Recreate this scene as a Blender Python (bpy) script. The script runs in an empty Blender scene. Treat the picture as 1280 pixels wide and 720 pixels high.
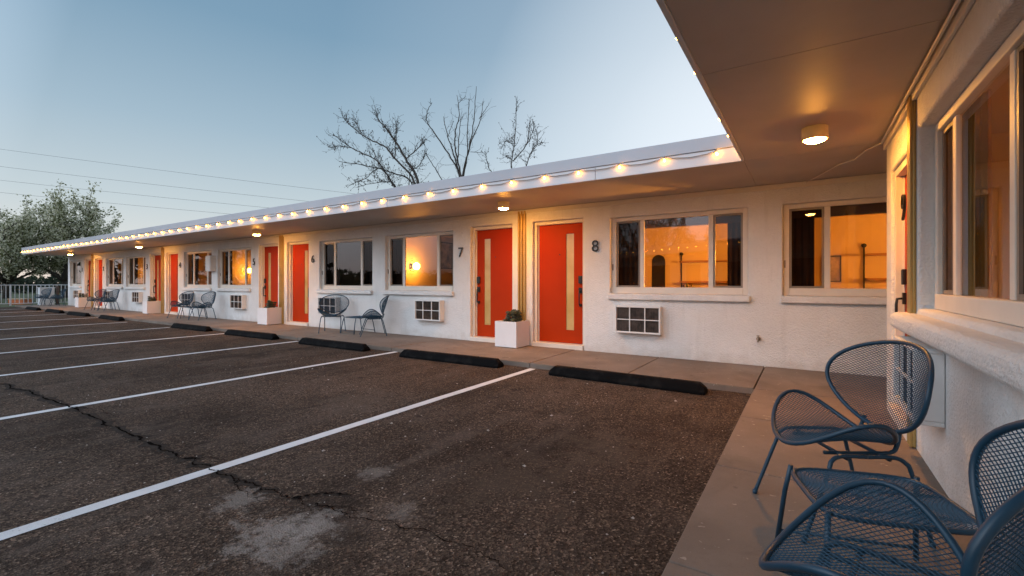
import bpy, bmesh, math, random
from mathutils import Vector, noise
R = math.radians
random.seed(7)
C = bpy.context.scene.collection

# ------------------------------------------------------------------ materials
def mat(name, col, rough=.6, metal=0., spec=.5):
    m = bpy.data.materials.new(name); m.use_nodes = True
    b = m.node_tree.nodes['Principled BSDF']
    b.inputs['Base Color'].default_value = (*col, 1)
    b.inputs['Roughness'].default_value = rough
    b.inputs['Metallic'].default_value = metal
    b.inputs['Specular IOR Level'].default_value = spec
    return m
class NT:
    def __init__(s, m): s.t = m.node_tree; s.n = s.t.nodes; s.b = s.n['Principled BSDF']; s.co = s.new('ShaderNodeTexCoord')
    def new(s, ty, **kw):
        n = s.n.new(ty)
        for k, v in kw.items():
            if k in n.inputs: 
                n.inputs[k].default_value = v
            else: setattr(n, k, v)
        return n
    def link(s, a, b): s.t.links.new(a, b)
    def noise(s, scale, detail=4, rough=.55, vec=None, dist=0.):
        n = s.new('ShaderNodeTexNoise'); n.inputs['Scale'].default_value = scale; n.inputs['Detail'].default_value = detail
        n.inputs['Roughness'].default_value = rough; n.inputs['Distortion'].default_value = dist
        s.link(vec or s.co.outputs['Object'], n.inputs['Vector']); return n.outputs['Fac']
    def ramp(s, fac, stops):
        r = s.new('ShaderNodeValToRGB'); e = r.color_ramp.elements
        while len(e) < len(stops): e.new(.5)
        for el, (p, c) in zip(e, stops):
            el.position = p; el.color = (*c, 1) if len(c) == 3 else c
        s.link(fac, r.inputs['Fac']); return r.outputs['Color']
    def mix(s, fac, a, b, mode='MIX'):
        m = s.new('ShaderNodeMix'); m.data_type = 'RGBA'; m.blend_type = mode
        for v, i in ((fac, 0), (a, 6), (b, 7)):
            if hasattr(v, 'default_value'): s.link(v, m.inputs[i])
            elif isinstance(v, (int, float)): m.inputs[i].default_value = v
            else: m.inputs[i].default_value = (*v, 1)
        return m.outputs[2]
    def math(s, op, a, b=0., c=0.):
        m = s.new('ShaderNodeMath'); m.operation = op
        for v, i in ((a, 0), (b, 1), (c, 2)):
            if hasattr(v, 'default_value'): s.link(v, m.inputs[i])
            else: m.inputs[i].default_value = v
        return m.outputs[0]
    def bump(s, h, strength, dist=.01):
        b = s.new('ShaderNodeBump'); b.inputs['Strength'].default_value = strength; b.inputs['Distance'].default_value = dist
        s.link(h, b.inputs['Height']); s.link(b.outputs['Normal'], s.b.inputs['Normal'])
    def col(s, c): s.link(c, s.b.inputs['Base Color'])

def varied(name, c0, c1, scale, rough=.6, bump=0., bscale=80, metal=0., spec=.5, lo=.3, hi=.7):
    m = mat(name, c0, rough, metal, spec); n = NT(m)
    n.col(n.ramp(n.noise(scale, 5), [(lo, c0), (hi, c1)]))
    if bump: n.bump(n.noise(bscale, 3), bump, .006)
    return m

def m_stucco():
    m = mat('white_stucco', (.78, .77, .75), .85, 0, .25); n = NT(m)
    big = n.noise(1.3, 5, .6); fine = n.noise(30, 4)
    c = n.ramp(big, [(.25, (.70, .69, .67)), (.6, (.80, .79, .77)), (.8, (.83, .82, .80))])
    c = n.mix(n.math('MULTIPLY', n.ramp(fine, [(.45, (0, 0, 0)), (.75, (1, 1, 1))]), .15), c, (.62, .60, .57))
    # splash stains near the foot of the wall
    sx = n.new('ShaderNodeSeparateXYZ'); n.link(n.co.outputs['Object'], sx.inputs[0])
    z = n.math('ADD', sx.outputs[2], n.math('MULTIPLY', n.math('SUBTRACT', n.noise(5, 5), .5), .5))
    f = n.ramp(z, [(.0, (1, 1, 1)), (.22, (0, 0, 0))])
    c = n.mix(n.math('MULTIPLY', f, .45), c, (.48, .42, .36))
    mp = n.new('ShaderNodeMapping'); mp.inputs['Scale'].default_value = (5, 5, .45); n.link(n.co.outputs['Object'], mp.inputs['Vector'])
    dr = n.ramp(n.noise(2.2, 5, .6, mp.outputs[0]), [(.55, (0, 0, 0)), (.75, (1, 1, 1))])
    c = n.mix(n.math('MULTIPLY', dr, .22), c, (.50, .48, .45))
    n.col(c)
    n.bump(n.math('ADD', n.noise(55, 4, .6), n.math('MULTIPLY', n.noise(9, 3), .7)), 1., .016)
    return m
M = {}
M['stucco'] = m_stucco()
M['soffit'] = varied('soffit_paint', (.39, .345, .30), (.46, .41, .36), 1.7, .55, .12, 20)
M['trim'] = varied('trim_paint', (.66, .62, .56), (.70, .66, .60), 3, .5)
M['fascia'] = varied('fascia_metal', (.54, .545, .56), (.60, .605, .62), .8, .45)
M['fascia2'] = varied('fascia_cap_metal', (.36, .375, .41), (.42, .435, .47), .8, .4)
M['roof'] = varied('roof_membrane', (.4, .4, .4), (.5, .5, .5), 2, .8)
M['red'] = varied('red_door_paint', (.37, .030, .0025), (.42, .036, .003), 1.5, .5, .05, 50, 0., .1)
M['cream'] = varied('cream_frame', (.68, .62, .54), (.74, .68, .60), 5, .5)
M['sash'] = varied('bronze_sash', (.20, .17, .14), (.25, .21, .17), 6, .45)
M['gold'] = varied('gold_trim', (.40, .27, .09), (.50, .34, .12), 4, .38, 0, 80, .35)
M['black'] = mat('black_metal', (.012, .012, .013), .4)
M['rubber'] = varied('black_rubber', (.0035, .0035, .0037), (.022, .020, .019), 7, .9, .35, 60, 0., .12, .5, .85)
M['blue'] = varied('blue_coated_steel', (.009, .041, .073), (.014, .054, .092), 12, .42)
M['bluemesh'] = mat('blue_steel_mesh', (.018, .066, .112), .5)
M['planter'] = varied('white_planter_shell', (.74, .73, .73), (.80, .79, .79), 3, .45)
M['soil'] = varied('potting_soil', (.03, .022, .015), (.06, .045, .03), 30, .95, .5, 40)
M['succulent'] = varied('succulent_leaf', (.035, .06, .03), (.09, .085, .05), 20, .5)
M['rail'] = varied('railing_white', (.62, .66, .68), (.68, .72, .74), 4, .45)
M['acwhite'] = varied('ac_case', (.70, .69, .67), (.76, .75, .73), 5, .5)
M['acdark'] = varied('ac_coil', (.030, .022, .018), (.13, .095, .075), 11, .7)
M['accoil'] = M['acdark']
M['curtain'] = varied('brown_curtain', (.050, .030, .024), (.085, .052, .04), 3, .95)
M['sheer'] = varied('ochre_curtain', (.36, .20, .045), (.44, .25, .06), 3, .9)
M['room'] = varied('room_plaster', (.62, .50, .34), (.68, .55, .38), 1, .9)
M['carpet'] = varied('room_floor', (.12, .08, .05), (.18, .12, .08), 6, .9)
M['wood'] = varied('shelf_wood', (.30, .14, .06), (.38, .19, .08), 8, .5)
M['paper'] = varied('framed_print', (.45, .36, .25), (.10, .10, .10), 6, .7)
M['bark'] = varied('bark', (.045, .035, .029), (.08, .064, .053), 9, .95, .6, 30)
M['twig'] = varied('twig_bark', (.060, .047, .040), (.085, .066, .056), 5, .9)
M['bud'] = varied('brown_bud', (.07, .06, .055), (.11, .095, .085), 5, .9)
M['wire'] = mat('wire_metal', (.10, .11, .12), .5)
M['cable'] = mat('brown_cable', (.30, .26, .22), .6)
M['steel'] = mat('tap_brass', (.40, .34, .26), .35, .8)
M['wpost'] = varied('weathered_wood', (.10, .07, .06), (.16, .12, .10), 12, .9)
M['orange'] = varied('orange_boards', (.40, .10, .03), (.50, .15, .05), 6, .7)
M['tan'] = varied('tan_lid', (.42, .30, .18), (.50, .36, .22), 6, .7)
M['cabinet'] = varied('cabinet_white', (.66, .69, .70), (.74, .76, .77), 4, .5)

def m_line():
    m = mat('line_paint', (.70, .70, .70), .75); n = NT(m)
    v = n.noise(60, 5, .7); w = n.noise(3.5, 4)
    f = n.ramp(n.math('ADD', v, n.math('MULTIPLY', w, .35)), [(.42, (1, 1, 1)), (.53, (0, 0, 0))])
    n.col(n.mix(n.math('MULTIPLY', f, .8), n.ramp(w, [(.3, (.60, .60, .60)), (.7, (.74, .74, .74))]), (.08, .07, .065)))
    n.bump(n.noise(140, 3), .6, .006)
    return m
M['line'] = m_line()

def m_asphalt():
    m = mat('asphalt', (.04, .035, .03), .95, 0, .1); n = NT(m)
    obj = n.co.outputs['Object']
    vo = n.new('ShaderNodeTexVoronoi'); vo.inputs['Scale'].default_value = 105; n.link(obj, vo.inputs['Vector'])
    stone = n.ramp(vo.outputs['Color'], [(.0, (.018, .013, .010)), (.40, (.060, .044, .034)), (.70, (.115, .084, .064)), (.90, (.25, .185, .14)), (1., (.50, .41, .33))])
    big = n.noise(.55, 6, .6); mid = n.noise(2.3, 5, .65)
    tone = n.ramp(big, [(.30, (.42, .40, .385)), (.5, (.84, .82, .80)), (.70, (1.3, 1.26, 1.22))])
    c = n.mix(1., stone, tone, 'MULTIPLY')
    dust = n.ramp(mid, [(.50, (0, 0, 0)), (.78, (1, 1, 1))])
    c = n.mix(n.math('MULTIPLY', dust, .5), c, (.135, .106, .088))
    # tyre-worn, oil-darkened bands where cars stand
    oil = n.ramp(n.noise(1.1, 5, .6, None, .4), [(.50, (0, 0, 0)), (.66, (1, 1, 1))])
    sxx = n.new('ShaderNodeSeparateXYZ'); n.link(obj, sxx.inputs[0])
    bay = n.math('SINE', n.math('MULTIPLY', n.math('ADD', sxx.outputs[0], 2.57 + .25), 2.18))      # darker down the middle of each bay
    c = n.mix(n.math('MULTIPLY', n.math('MULTIPLY', oil, n.math('MULTIPLY_ADD', bay, .3, .6)), .8), c, (.020, .0155, .0125))
    drip = n.ramp(n.noise(4.5, 2, .4), [(.70, (0, 0, 0)), (.74, (1, 1, 1))])
    c = n.mix(n.math('MULTIPLY', drip, .55), c, (.018, .014, .012))
    streak = n.new('ShaderNodeMapping'); streak.inputs['Scale'].default_value = (3.2, .35, 1); streak.inputs['Rotation'].default_value = (0, 0, .35); n.link(obj, streak.inputs['Vector'])
    st = n.ramp(n.noise(1.6, 6, .65, streak.outputs[0]), [(.52, (0, 0, 0)), (.72, (1, 1, 1))])
    c = n.mix(n.math('MULTIPLY', st, .35), c, (.15, .12, .10))
    # white mineral bloom round the crack
    def patch(x, y, rad, col, amt, sc, c):
        d = n.new('ShaderNodeVectorMath'); d.operation = 'DISTANCE'; n.link(obj, d.inputs[0]); d.inputs[1].default_value = (x, y, 0)
        k = n.math('SUBTRACT', 1., n.math('DIVIDE', d.outputs['Value'], rad)); 
        f = n.math('ADD', k, n.math('MULTIPLY', n.math('SUBTRACT', n.noise(sc, 9, .8), .5), 3.4))
        f = n.ramp(f, [(.42, (0, 0, 0)), (.80, (1, 1, 1))])
        return n.mix(n.math('MULTIPLY', f, amt), c, col)
    def px(x_, y_):
        u, v = (x_ - 640) / 569, (353 - y_) / 569; k = -1.22 / v; return k * (-.5432 + u * .8396), k * (.8396 + u * .5432)
    for (x_, y_), rad, amt, sc in (((345, 665), .36, .62, 8), ((300, 625), .26, .45, 10), ((395, 655), .28, .5, 9), ((360, 690), .25, .5, 9), ((470, 590), .22, .35, 10), ((505, 640), .20, .3, 10)):
        c = patch(*px(x_, y_), rad, (.33, .30, .27), amt, sc, c)
    c = patch(*px(640, 600), .8, (.085, .064, .048), .6, 4, c); c = patch(*px(760, 560), .7, (.10, .078, .060), .5, 5, c)
    c = patch(*px(450, 500), .8, (.12, .098, .08), .35, 5, c)
    n.col(c)
    n.bump(n.math('ADD', vo.outputs['Distance'], n.noise(160, 2)), .8, .008)
    return m
M['asphalt'] = m_asphalt()

def m_concrete():
    m = mat('concrete', (.26, .2, .16), .85, 0, .3); n = NT(m)
    c = n.ramp(n.noise(1.0, 6, .6), [(.28, (.150, .116, .092)), (.5, (.200, .157, .126)), (.75, (.270, .218, .180))])
    c = n.mix(n.math('MULTIPLY', n.ramp(n.noise(130, 3), [(.55, (0, 0, 0)), (.75, (1, 1, 1))]), .35), c, (.10, .078, .062))
    c = n.mix(n.math('MULTIPLY', n.ramp(n.noise(3.1, 6, .7, None, .8), [(.58, (0, 0, 0)), (.75, (1, 1, 1))]), .4), c, (.105, .08, .064))
    c = n.mix(n.math('MULTIPLY', n.ramp(n.noise(22, 2, .5), [(.70, (0, 0, 0)), (.74, (1, 1, 1))]), .5), c, (.45, .39, .33))
    c = n.mix(n.math('MULTIPLY', n.ramp(n.noise(.7, 7, .72, None, 1.2), [(.52, (0, 0, 0)), (.66, (1, 1, 1))]), .45), c, (.11, .082, .062))
    c = n.mix(n.math('MULTIPLY', n.ramp(n.noise(6.5, 2, .4), [(.72, (0, 0, 0)), (.75, (1, 1, 1))]), .5), c, (.07, .056, .046))
    n.col(c); n.bump(n.math('ADD', n.noise(180, 3), n.math('MULTIPLY', n.noise(14, 4), .8)), .35, .005)
    return m
M['concrete'] = m_concrete()
M['crack'] = varied('crack_dark', (.006, .005, .0045), (.012, .010, .009), 20, 1., 0, 80, 0., .0)
M['tar'] = varied('tar_seal', (.026, .021, .018), (.058, .046, .038), 25, .95, .5, 60, 0., .05)

def m_grass():
    m = mat('ground_cover', (.05, .06, .03), .95); n = NT(m)
    n.col(n.ramp(n.noise(.35, 6), [(.3, (.045, .06, .022)), (.55, (.07, .085, .03)), (.75, (.13, .10, .065))])); n.bump(n.noise(20, 4), .8, .05); return m
M['grass'] = m_grass()

def m_leaf(name, stops, tr=.5):
    m = bpy.data.materials.new(name); m.use_nodes = True; n = NT(m)
    g = n.new('ShaderNodeNewGeometry'); c = n.ramp(g.outputs['Random Per Island'], stops); n.col(c); n.b.inputs['Roughness'].default_value = .7; n.b.inputs['Specular IOR Level'].default_value = .2
    tl = n.new('ShaderNodeBsdfTranslucent'); n.link(c, tl.inputs['Color']); mx = n.new('ShaderNodeMixShader'); mx.inputs[0].default_value = tr
    n.link(n.b.outputs[0], mx.inputs[1]); n.link(tl.outputs[0], mx.inputs[2]); n.link(mx.outputs[0], n.n['Material Output'].inputs[0]); return m
M['blossom'] = m_leaf('blossom_leaf', [(0., (.10, .115, .04)), (.3, (.22, .235, .11)), (.45, (.55, .54, .38)), (1., (.86, .83, .68))])
M['hedge'] = m_leaf('hedge_leaf', [(0., (.02, .03, .018)), (1., (.05, .06, .04))])

def m_emit(name, col, s):
    m = mat(name, (.9, .8, .6), .3)
    b = m.node_tree.nodes['Principled BSDF']
    b.inputs['Emission Color'].default_value = (*col, 1); b.inputs['Emission Strength'].default_value = s
    return m
WARM = (1., .36, .040)
M['bulb'] = m_emit('string_bulb_glow', (1., .38, .035), 80)
M['lampglow'] = m_emit('soffit_lamp_glow', (1., .40, .055), 640)
M['lampcase'] = varied('lamp_case', (.42, .32, .22), (.50, .38, .26), 14, .45)
for _k, _v in (('Emission Color', (1, .40, .08, 1)), ('Emission Strength', .16)): M['lampcase'].node_tree.nodes['Principled BSDF'].inputs[_k].default_value = _v

def m_glass():
    m = bpy.data.materials.new('window_glass'); m.use_nodes = True; t = m.node_tree; t.nodes.clear()
    o = t.nodes.new('ShaderNodeOutputMaterial'); mx = t.nodes.new('ShaderNodeMixShader'); tr = t.nodes.new('ShaderNodeBsdfTransparent')
    gl = t.nodes.new('ShaderNodeBsdfGlossy'); lw = t.nodes.new('ShaderNodeLayerWeight'); pw = t.nodes.new('ShaderNodeMath'); ma = t.nodes.new('ShaderNodeMath')
    tr.inputs['Color'].default_value = (.80, .81, .80, 1); gl.inputs['Roughness'].default_value = .004; gl.inputs['Color'].default_value = (.95, .93, .95, 1)
    lw.inputs['Blend'].default_value = .5; pw.operation = 'POWER'; pw.inputs[1].default_value = 5
    ma.operation = 'MULTIPLY_ADD'; ma.inputs[1].default_value = .85; ma.inputs[2].default_value = .085; ma.use_clamp = True
    t.links.new(lw.outputs['Facing'], pw.inputs[0]); t.links.new(pw.outputs[0], ma.inputs[0]); t.links.new(ma.outputs[0], mx.inputs[0])
    t.links.new(tr.outputs[0], mx.inputs[1]); t.links.new(gl.outputs[0], mx.inputs[2]); t.links.new(mx.outputs[0], o.inputs[0])
    return m
M['glass'] = m_glass()
def m_screen():
    m = M['glass'].copy(); m.name = 'screened_glass'
    for nd in m.node_tree.nodes:
        if nd.type == 'BSDF_TRANSPARENT': nd.inputs['Color'].default_value = (.42, .41, .40, 1)
        if nd.type == 'MATH' and nd.operation == 'MULTIPLY_ADD': nd.inputs[1].default_value = .35; nd.inputs[2].default_value = .022
    return m
M['screen'] = m_screen()
def m_frost():
    m = mat('frosted_glass', (.62, .50, .32), .16, 0, .6); b = m.node_tree.nodes['Principled BSDF']
    n = NT(m); n.col(n.ramp(n.noise(2.2, 4), [(.3, (.46, .31, .10)), (.7, (.64, .47, .22))])); n.bump(n.noise(45, 3), .15, .004)  # warm glow of the rooms put into the tan base colour
    return m
M['frost'] = m_frost()

# ------------------------------------------------------------------ mesh helpers
class MB:
    def __init__(s, mp=None): s.v = []; s.f = []; s.sm = []; s.mp = mp
    def add(s, vs, fs, smooth=False):
        o = len(s.v); s.v += [tuple(s.mp(*v)) if s.mp else tuple(v) for v in vs]
        s.f += [tuple(i + o for i in f) for f in fs]; s.sm += [smooth] * len(fs)
    def box(s, x0, x1, y0, y1, z0, z1):
        s.add([(x0, y0, z0), (x1, y0, z0), (x1, y1, z0), (x0, y1, z0), (x0, y0, z1), (x1, y0, z1), (x1, y1, z1), (x0, y1, z1)],
              [(0, 3, 2, 1), (4, 5, 6, 7), (0, 1, 5, 4), (1, 2, 6, 5), (2, 3, 7, 6), (3, 0, 4, 7)])
    def tube(s, pts, r, n=8, closed=False, r1=None):
        P = [Vector(p) for p in pts]; k = len(P); vs = []; fs = []
        ref = None
        for i in range(k):
            a = P[(i - 1) % k] if (closed or i > 0) else P[i]; b = P[(i + 1) % k] if (closed or i < k - 1) else P[i]
            t = (b - a); t = t.normalized() if t.length > 1e-9 else Vector((0, 0, 1))
            if ref is None:
                ref = Vector((0, 0, 1)) if abs(t.z) < .9 else Vector((1, 0, 0))
                ref = (ref - t * ref.dot(t)).normalized()
            else:
                ref = ref - t * ref.dot(t)
                ref = ref.normalized() if ref.length > 1e-6 else t.orthogonal().normalized()
            bi = t.cross(ref); rr = r if r1 is None else r + (r1 - r) * i / (k - 1)
            for j in range(n):
                a_ = 2 * math.pi * j / n; vs.append(P[i] + (ref * math.cos(a_) + bi * math.sin(a_)) * rr)
        for i in range(k if closed else k - 1):
            for j in range(n):
                i2 = (i + 1) % k; fs.append((i * n + j, i * n + (j + 1) % n, i2 * n + (j + 1) % n, i2 * n + j))
        if not closed: fs.append(tuple(range(n))[::-1]); fs.append(tuple((k - 1) * n + j for j in range(n)))
        s.add(vs, fs, True)
    def lathe(s, prof, c=(0, 0, 0), n=24, cap=True):
        vs = []; fs = []
        for r, z in prof:
            for j in range(n):
                a = 2 * math.pi * j / n; vs.append((c[0] + r * math.cos(a), c[1] + r * math.sin(a), c[2] + z))
        for i in range(len(prof) - 1):
            for j in range(n): fs.append((i * n + j, i * n + (j + 1) % n, (i + 1) * n + (j + 1) % n, (i + 1) * n + j))
        if cap: fs.append(tuple(range(n))[::-1]); fs.append(tuple((len(prof) - 1) * n + j for j in range(n)))
        s.add(vs, fs, True)
    def ball(s, c, r, n=12, m=8, sz=1.):
        s.lathe([(r * math.sin(math.pi * (i + .02) / (m + .04)), -r * sz * math.cos(math.pi * (i + .02) / (m + .04))) for i in range(m + 1)], c, n)
    def build(s, name, material, parent=None, bevel=0., seg=2, recalc=True, shade=True):
        me = bpy.data.meshes.new(name); me.from_pydata(s.v, [], s.f)
        if shade: me.polygons.foreach_set('use_smooth', s.sm)
        if recalc:
            b = bmesh.new(); b.from_mesh(me); bmesh.ops.recalc_face_normals(b, faces=b.faces); b.to_mesh(me); b.free()
        me.materials.append(material); me.update()
        o = bpy.data.objects.new(name, me); C.objects.link(o)
        if parent: o.parent = parent; o.matrix_parent_inverse = parent.matrix_basis.inverted()
        if bevel:
            md = o.modifiers.new('bevel', 'BEVEL'); md.width = bevel; md.segments = seg; md.limit_method = 'ANGLE'; md.angle_limit = R(40)
        return o
def local(o, parent):
    o.parent = parent; o.matrix_parent_inverse.identity(); return o
def thing(name, label, cat, loc=(0, 0, 0), rz=0., group=None):
    o = bpy.data.objects.new(name, None); C.objects.link(o); o.empty_display_size = .2
    o.location = loc; o.rotation_euler = (0, 0, rz); return tag(o, label, cat, group)
def tag(o, label, cat, group=None, kind=None):
    o['label'] = label; o['category'] = cat
    if group: o['group'] = group
    if kind: o['kind'] = kind
    return o
def struct(o, kind='structure'): o['kind'] = kind; return o
def copy_tree(o, parent=None):
    c = o.copy(); C.objects.link(c)
    if parent is not None: c.parent = parent
    for ch in list(o.children): copy_tree(ch, c)
    return c

# ------------------------------------------------------------------ camera (16 mm, level, looking left along the wing)
TH = R(32.9); FPX = 569.; HX, HY, HZ = 640., 353., 1.22
sT, cT = math.sin(TH), math.cos(TH)
cam = bpy.data.cameras.new('camera'); co = bpy.data.objects.new('camera', cam); C.objects.link(co)
co.location = (0, 0, HZ); co.rotation_euler = (R(90), 0, TH)
cam.sensor_width = 36; cam.lens = FPX / 1280 * 36; cam.shift_y = -(360 - HY) / 1280; cam.clip_end = 3000; cam.clip_start = .05
bpy.context.scene.camera = co
def at(px, py, f):
    u = (px - HX) / FPX; v = (HY - py) / FPX
    return Vector((f * (-sT + u * cT), f * (cT + u * sT), HZ + f * v))
def ground(px, py, z=0.):
    return at(px, py, (z - HZ) / ((HY - py) / FPX))

# ------------------------------------------------------------------ ground, lot, walks
YW, XW, ZW = 7.15, .64, .07        # faces of the two wings, top of the walk
SOF = 2.555
YE, XE = 5.56, -.575               # eave lines
POSTS = [-4.39, -12.22, -20.02, -27.70]
WEND = -31.45

def sheet(name, x0, x1, y0, y1, z, m):
    b = MB(); b.add([(x0, y0, z), (x1, y0, z), (x1, y1, z), (x0, y1, z)], [(0, 1, 2, 3)]); return struct(b.build(name, m))
sheet('ground', -900, 900, -900, 900, -.02, M['grass'])
sheet('parking_lot', -33.2, -.47, -45, 5.75, 0., M['asphalt'])
w = MB(); xs = [-.48 - 1.42 * k for k in range(24)]
g = .006
for k in range(23): w.box(xs[k + 1] + g, xs[k] - g, 5.60, 7.14, -.1, ZW + random.uniform(-.003, .002))
ys = [7.14, 5.57, 4.36, 3.12, 1.93, .70, -.52, -1.75, -3.0]
for k in range(8): w.box(-.48 + (.0 if k else g), .645 if k else 4., ys[k + 1] + g, ys[k] - g, -.1, ZW + random.uniform(-.003, .002))
struct(w.build('walkway', M['concrete'], bevel=.006))
w = MB(); w.box(-33.1, 4., 5.63, 7.13, -.12, ZW - .03); w.box(-.45, .63, -3, 5.6, -.12, ZW - .03); struct(w.build('walkway_bed', M['crack']))

# painted lines
LINES = [(-3.24, 5.55), (-6.04, 5.60), (-8.84, 5.5), (-11.63, 5.48), (-14.45, 5.3), (-17.45, 5.3), (-20.6, 5.5), (-23.9, 5.5), (-27.1, 5.45), (-30.2, 5.4)]
for x, ye in LINES:
    b = MB(); n = 60; vs = []; fs = []
    for i in range(n + 1):
        y = -1.5 + (ye + 1.5) * i / n; e = .004 * noise.noise(Vector((x, y * 6, 0))); d = .006 * noise.noise(Vector((x + 5, y * 5, 0)))
        vs += [(x - .05 + e, y, .004), (x + .05 + d, y, .004)]
        if i: fs.append((2 * i - 2, 2 * i - 1, 2 * i + 1, 2 * i))
    b.add(vs, fs); struct(b.build('parking_line', M['line'], recalc=False))

# the crack with its old tar seal
CR = [(0, 480), (40, 492), (85, 508), (130, 528), (165, 545), (200, 560), (232, 574), (262, 586), (292, 599), (318, 607), (345, 616), (366, 624), (402, 634), (450, 648)]
TA = [(366, 624), (388, 619), (415, 617), (440, 620)]
def strip(path, w0, w1, z, seed, sub=26, jag=.02):
    P = [ground(*p) for p in path]; b = MB(); vs = []; fs = []; k = 0; L = (len(P) - 1) * sub
    for i in range(len(P) - 1):
        for j in range(sub):
            t = j / sub; p = P[i].lerp(P[i + 1], t); d = (P[i + 1] - P[i]).normalized(); nn = Vector((-d.y, d.x, 0))
            s_ = (i * sub + j) * .21
            off = jag * noise.noise(Vector((s_ * .55, seed, 0))) + jag * .28 * noise.noise(Vector((s_ * 2.6, seed, 3)))
            ww = w0 + (w1 - w0) * (i + t) / (len(P) - 1); ww *= max(.10, .62 + 1.5 * noise.noise(Vector((s_ * .8, seed + 9, 0))))
            e = .35 * ww * noise.noise(Vector((s_ * 5, seed + 4, 1)))
            vs += [(p + nn * (off - ww / 2 + e)).to_tuple()[:2] + (z,), (p + nn * (off + ww / 2)).to_tuple()[:2] + (z,)]
            if k: fs.append((2 * k - 2, 2 * k - 1, 2 * k + 1, 2 * k))
            k += 1
    b.add(vs, fs); return b
struct(strip(CR[:11], .15, .09, .0022, 1, jag=.06).build('tar_seal', M['tar'], recalc=False))
struct(strip(TA, .05, .05, .0024, 2, jag=.02).build('tar_seal', M['tar'], recalc=False))
struct(strip(CR, .026, .010, .0062, 1, jag=.06).build('pavement_crack', M['crack'], recalc=False))
for pth, sd in (([(85, 508), (120, 512), (150, 523)], 11), ([(232, 574), (262, 572), (285, 577)], 12), ([(292, 599), (300, 614), (330, 628)], 13), ([(450, 648), (520, 662), (600, 690), (640, 720)], 14), ([(402, 634), (440, 636), (470, 643)], 15)):
    struct(strip(pth, .010, .005, .0062, sd, jag=.04).build('pavement_crack', M['crack'], recalc=False))
struct(strip(TA, .022, .014, .0064, 5).build('pavement_crack', M['crack'], recalc=False))
# pale grit scattered on the asphalt: nobody could count it
b = MB(); rg = random.Random(3)
for i in range(520):
    if i % 3: x, y = rg.uniform(-9, -.55), rg.uniform(.4, 5.5)
    else: x, y = rg.uniform(-3.2, -.55), rg.uniform(1.0, 5.4)
    r = rg.uniform(.003, .009) * (2.2 if rg.random() < .04 else 1)
    a = rg.uniform(0, 6.28)
    vs = [(x + r * math.cos(a + q) * rg.uniform(.6, 1.2), y + r * math.sin(a + q) * rg.uniform(.6, 1.2), .002) for q in (0, 1.6, 3.1, 4.7)] + [(x, y, .002 + r * .6)]
    b.add(vs, [(0, 1, 4), (1, 2, 4), (2, 3, 4), (3, 0, 4)])
tag(b.build('grit', varied('pale_grit', (.22, .18, .14), (.50, .46, .42), 40, .8)), 'pale grit and pebbles scattered over the dark asphalt', 'grit', kind='stuff')

# wheel stops
STOPS = [-1.88, -4.63, -7.50, -10.44, -13.40, -19.15, -22.55, -25.6, -28.9]
SLAB = ['nearest wheel stop, in the parking bay in front of window beside door 8', 'black wheel stop in front of door 7 and its planter', 'black wheel stop in front of the chairs between doors 6 and 7',
        'black wheel stop in front of door 6', 'black wheel stop in front of the two chairs left of door 5', 'black wheel stop in front of door 4 and its planter',
        'black wheel stop in front of the chair pair by door 2', 'black wheel stop in front of the planter by door 1', 'farthest black wheel stop, near the white railing']
def wheel_stop():
    b = MB(); L = .965
    prof = [(-.085, .0), (-.085, .035), (-.05, .115), (-.035, .122), (.035, .122), (.05, .115), (.085, .035), (.085, .0)]
    vs = []; xs_ = [(-L, .55), (-L + .07, 1.), (L - .07, 1.), (L, .55)]
    for x, k in xs_:
        for y, z in prof: vs.append((x, y, z * (k if z > .04 else 1)))
    n = len(prof); fs = [tuple(range(n)), tuple(3 * n + i for i in range(n))]
    for i in range(3):
        for j in range(n): fs.append((i * n + j, i * n + (j + 1) % n, (i + 1) * n + (j + 1) % n, (i + 1) * n + j))
    b.add(vs, fs); o = b.build('wheel_stop', M['rubber'], bevel=.012)
    for x in (-.6, .6):
        q = MB(); q.lathe([(.0, .003), (.016, .003), (.016, 0.), (.0, 0.)], (x, 0, .1225), 10, False); local(q.build('anchor_bolt', M['black']), o)
    return o
ws = wheel_stop()
for i, x in enumerate(STOPS):
    o = ws if i == 0 else copy_tree(ws)
    o.location = (x, 5.34 + .012 * i, .001); o.rotation_euler = (0, 0, R([-1.2, 1.6, .3, 1.5, .6, -.8, 1.2, .2, -.6][i]))
    tag(o, SLAB[i], 'wheel stop', 'wheel stops along the kerb')

# ------------------------------------------------------------------ the motel
motel = thing('motel_building', 'long low white stucco motel with red doors and an L-shaped flat roof', 'motel')
def BACK(s, d, z): return (s, YW + d, z)
def RIGHT(s, d, z): return (XW + d, s, z)

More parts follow.
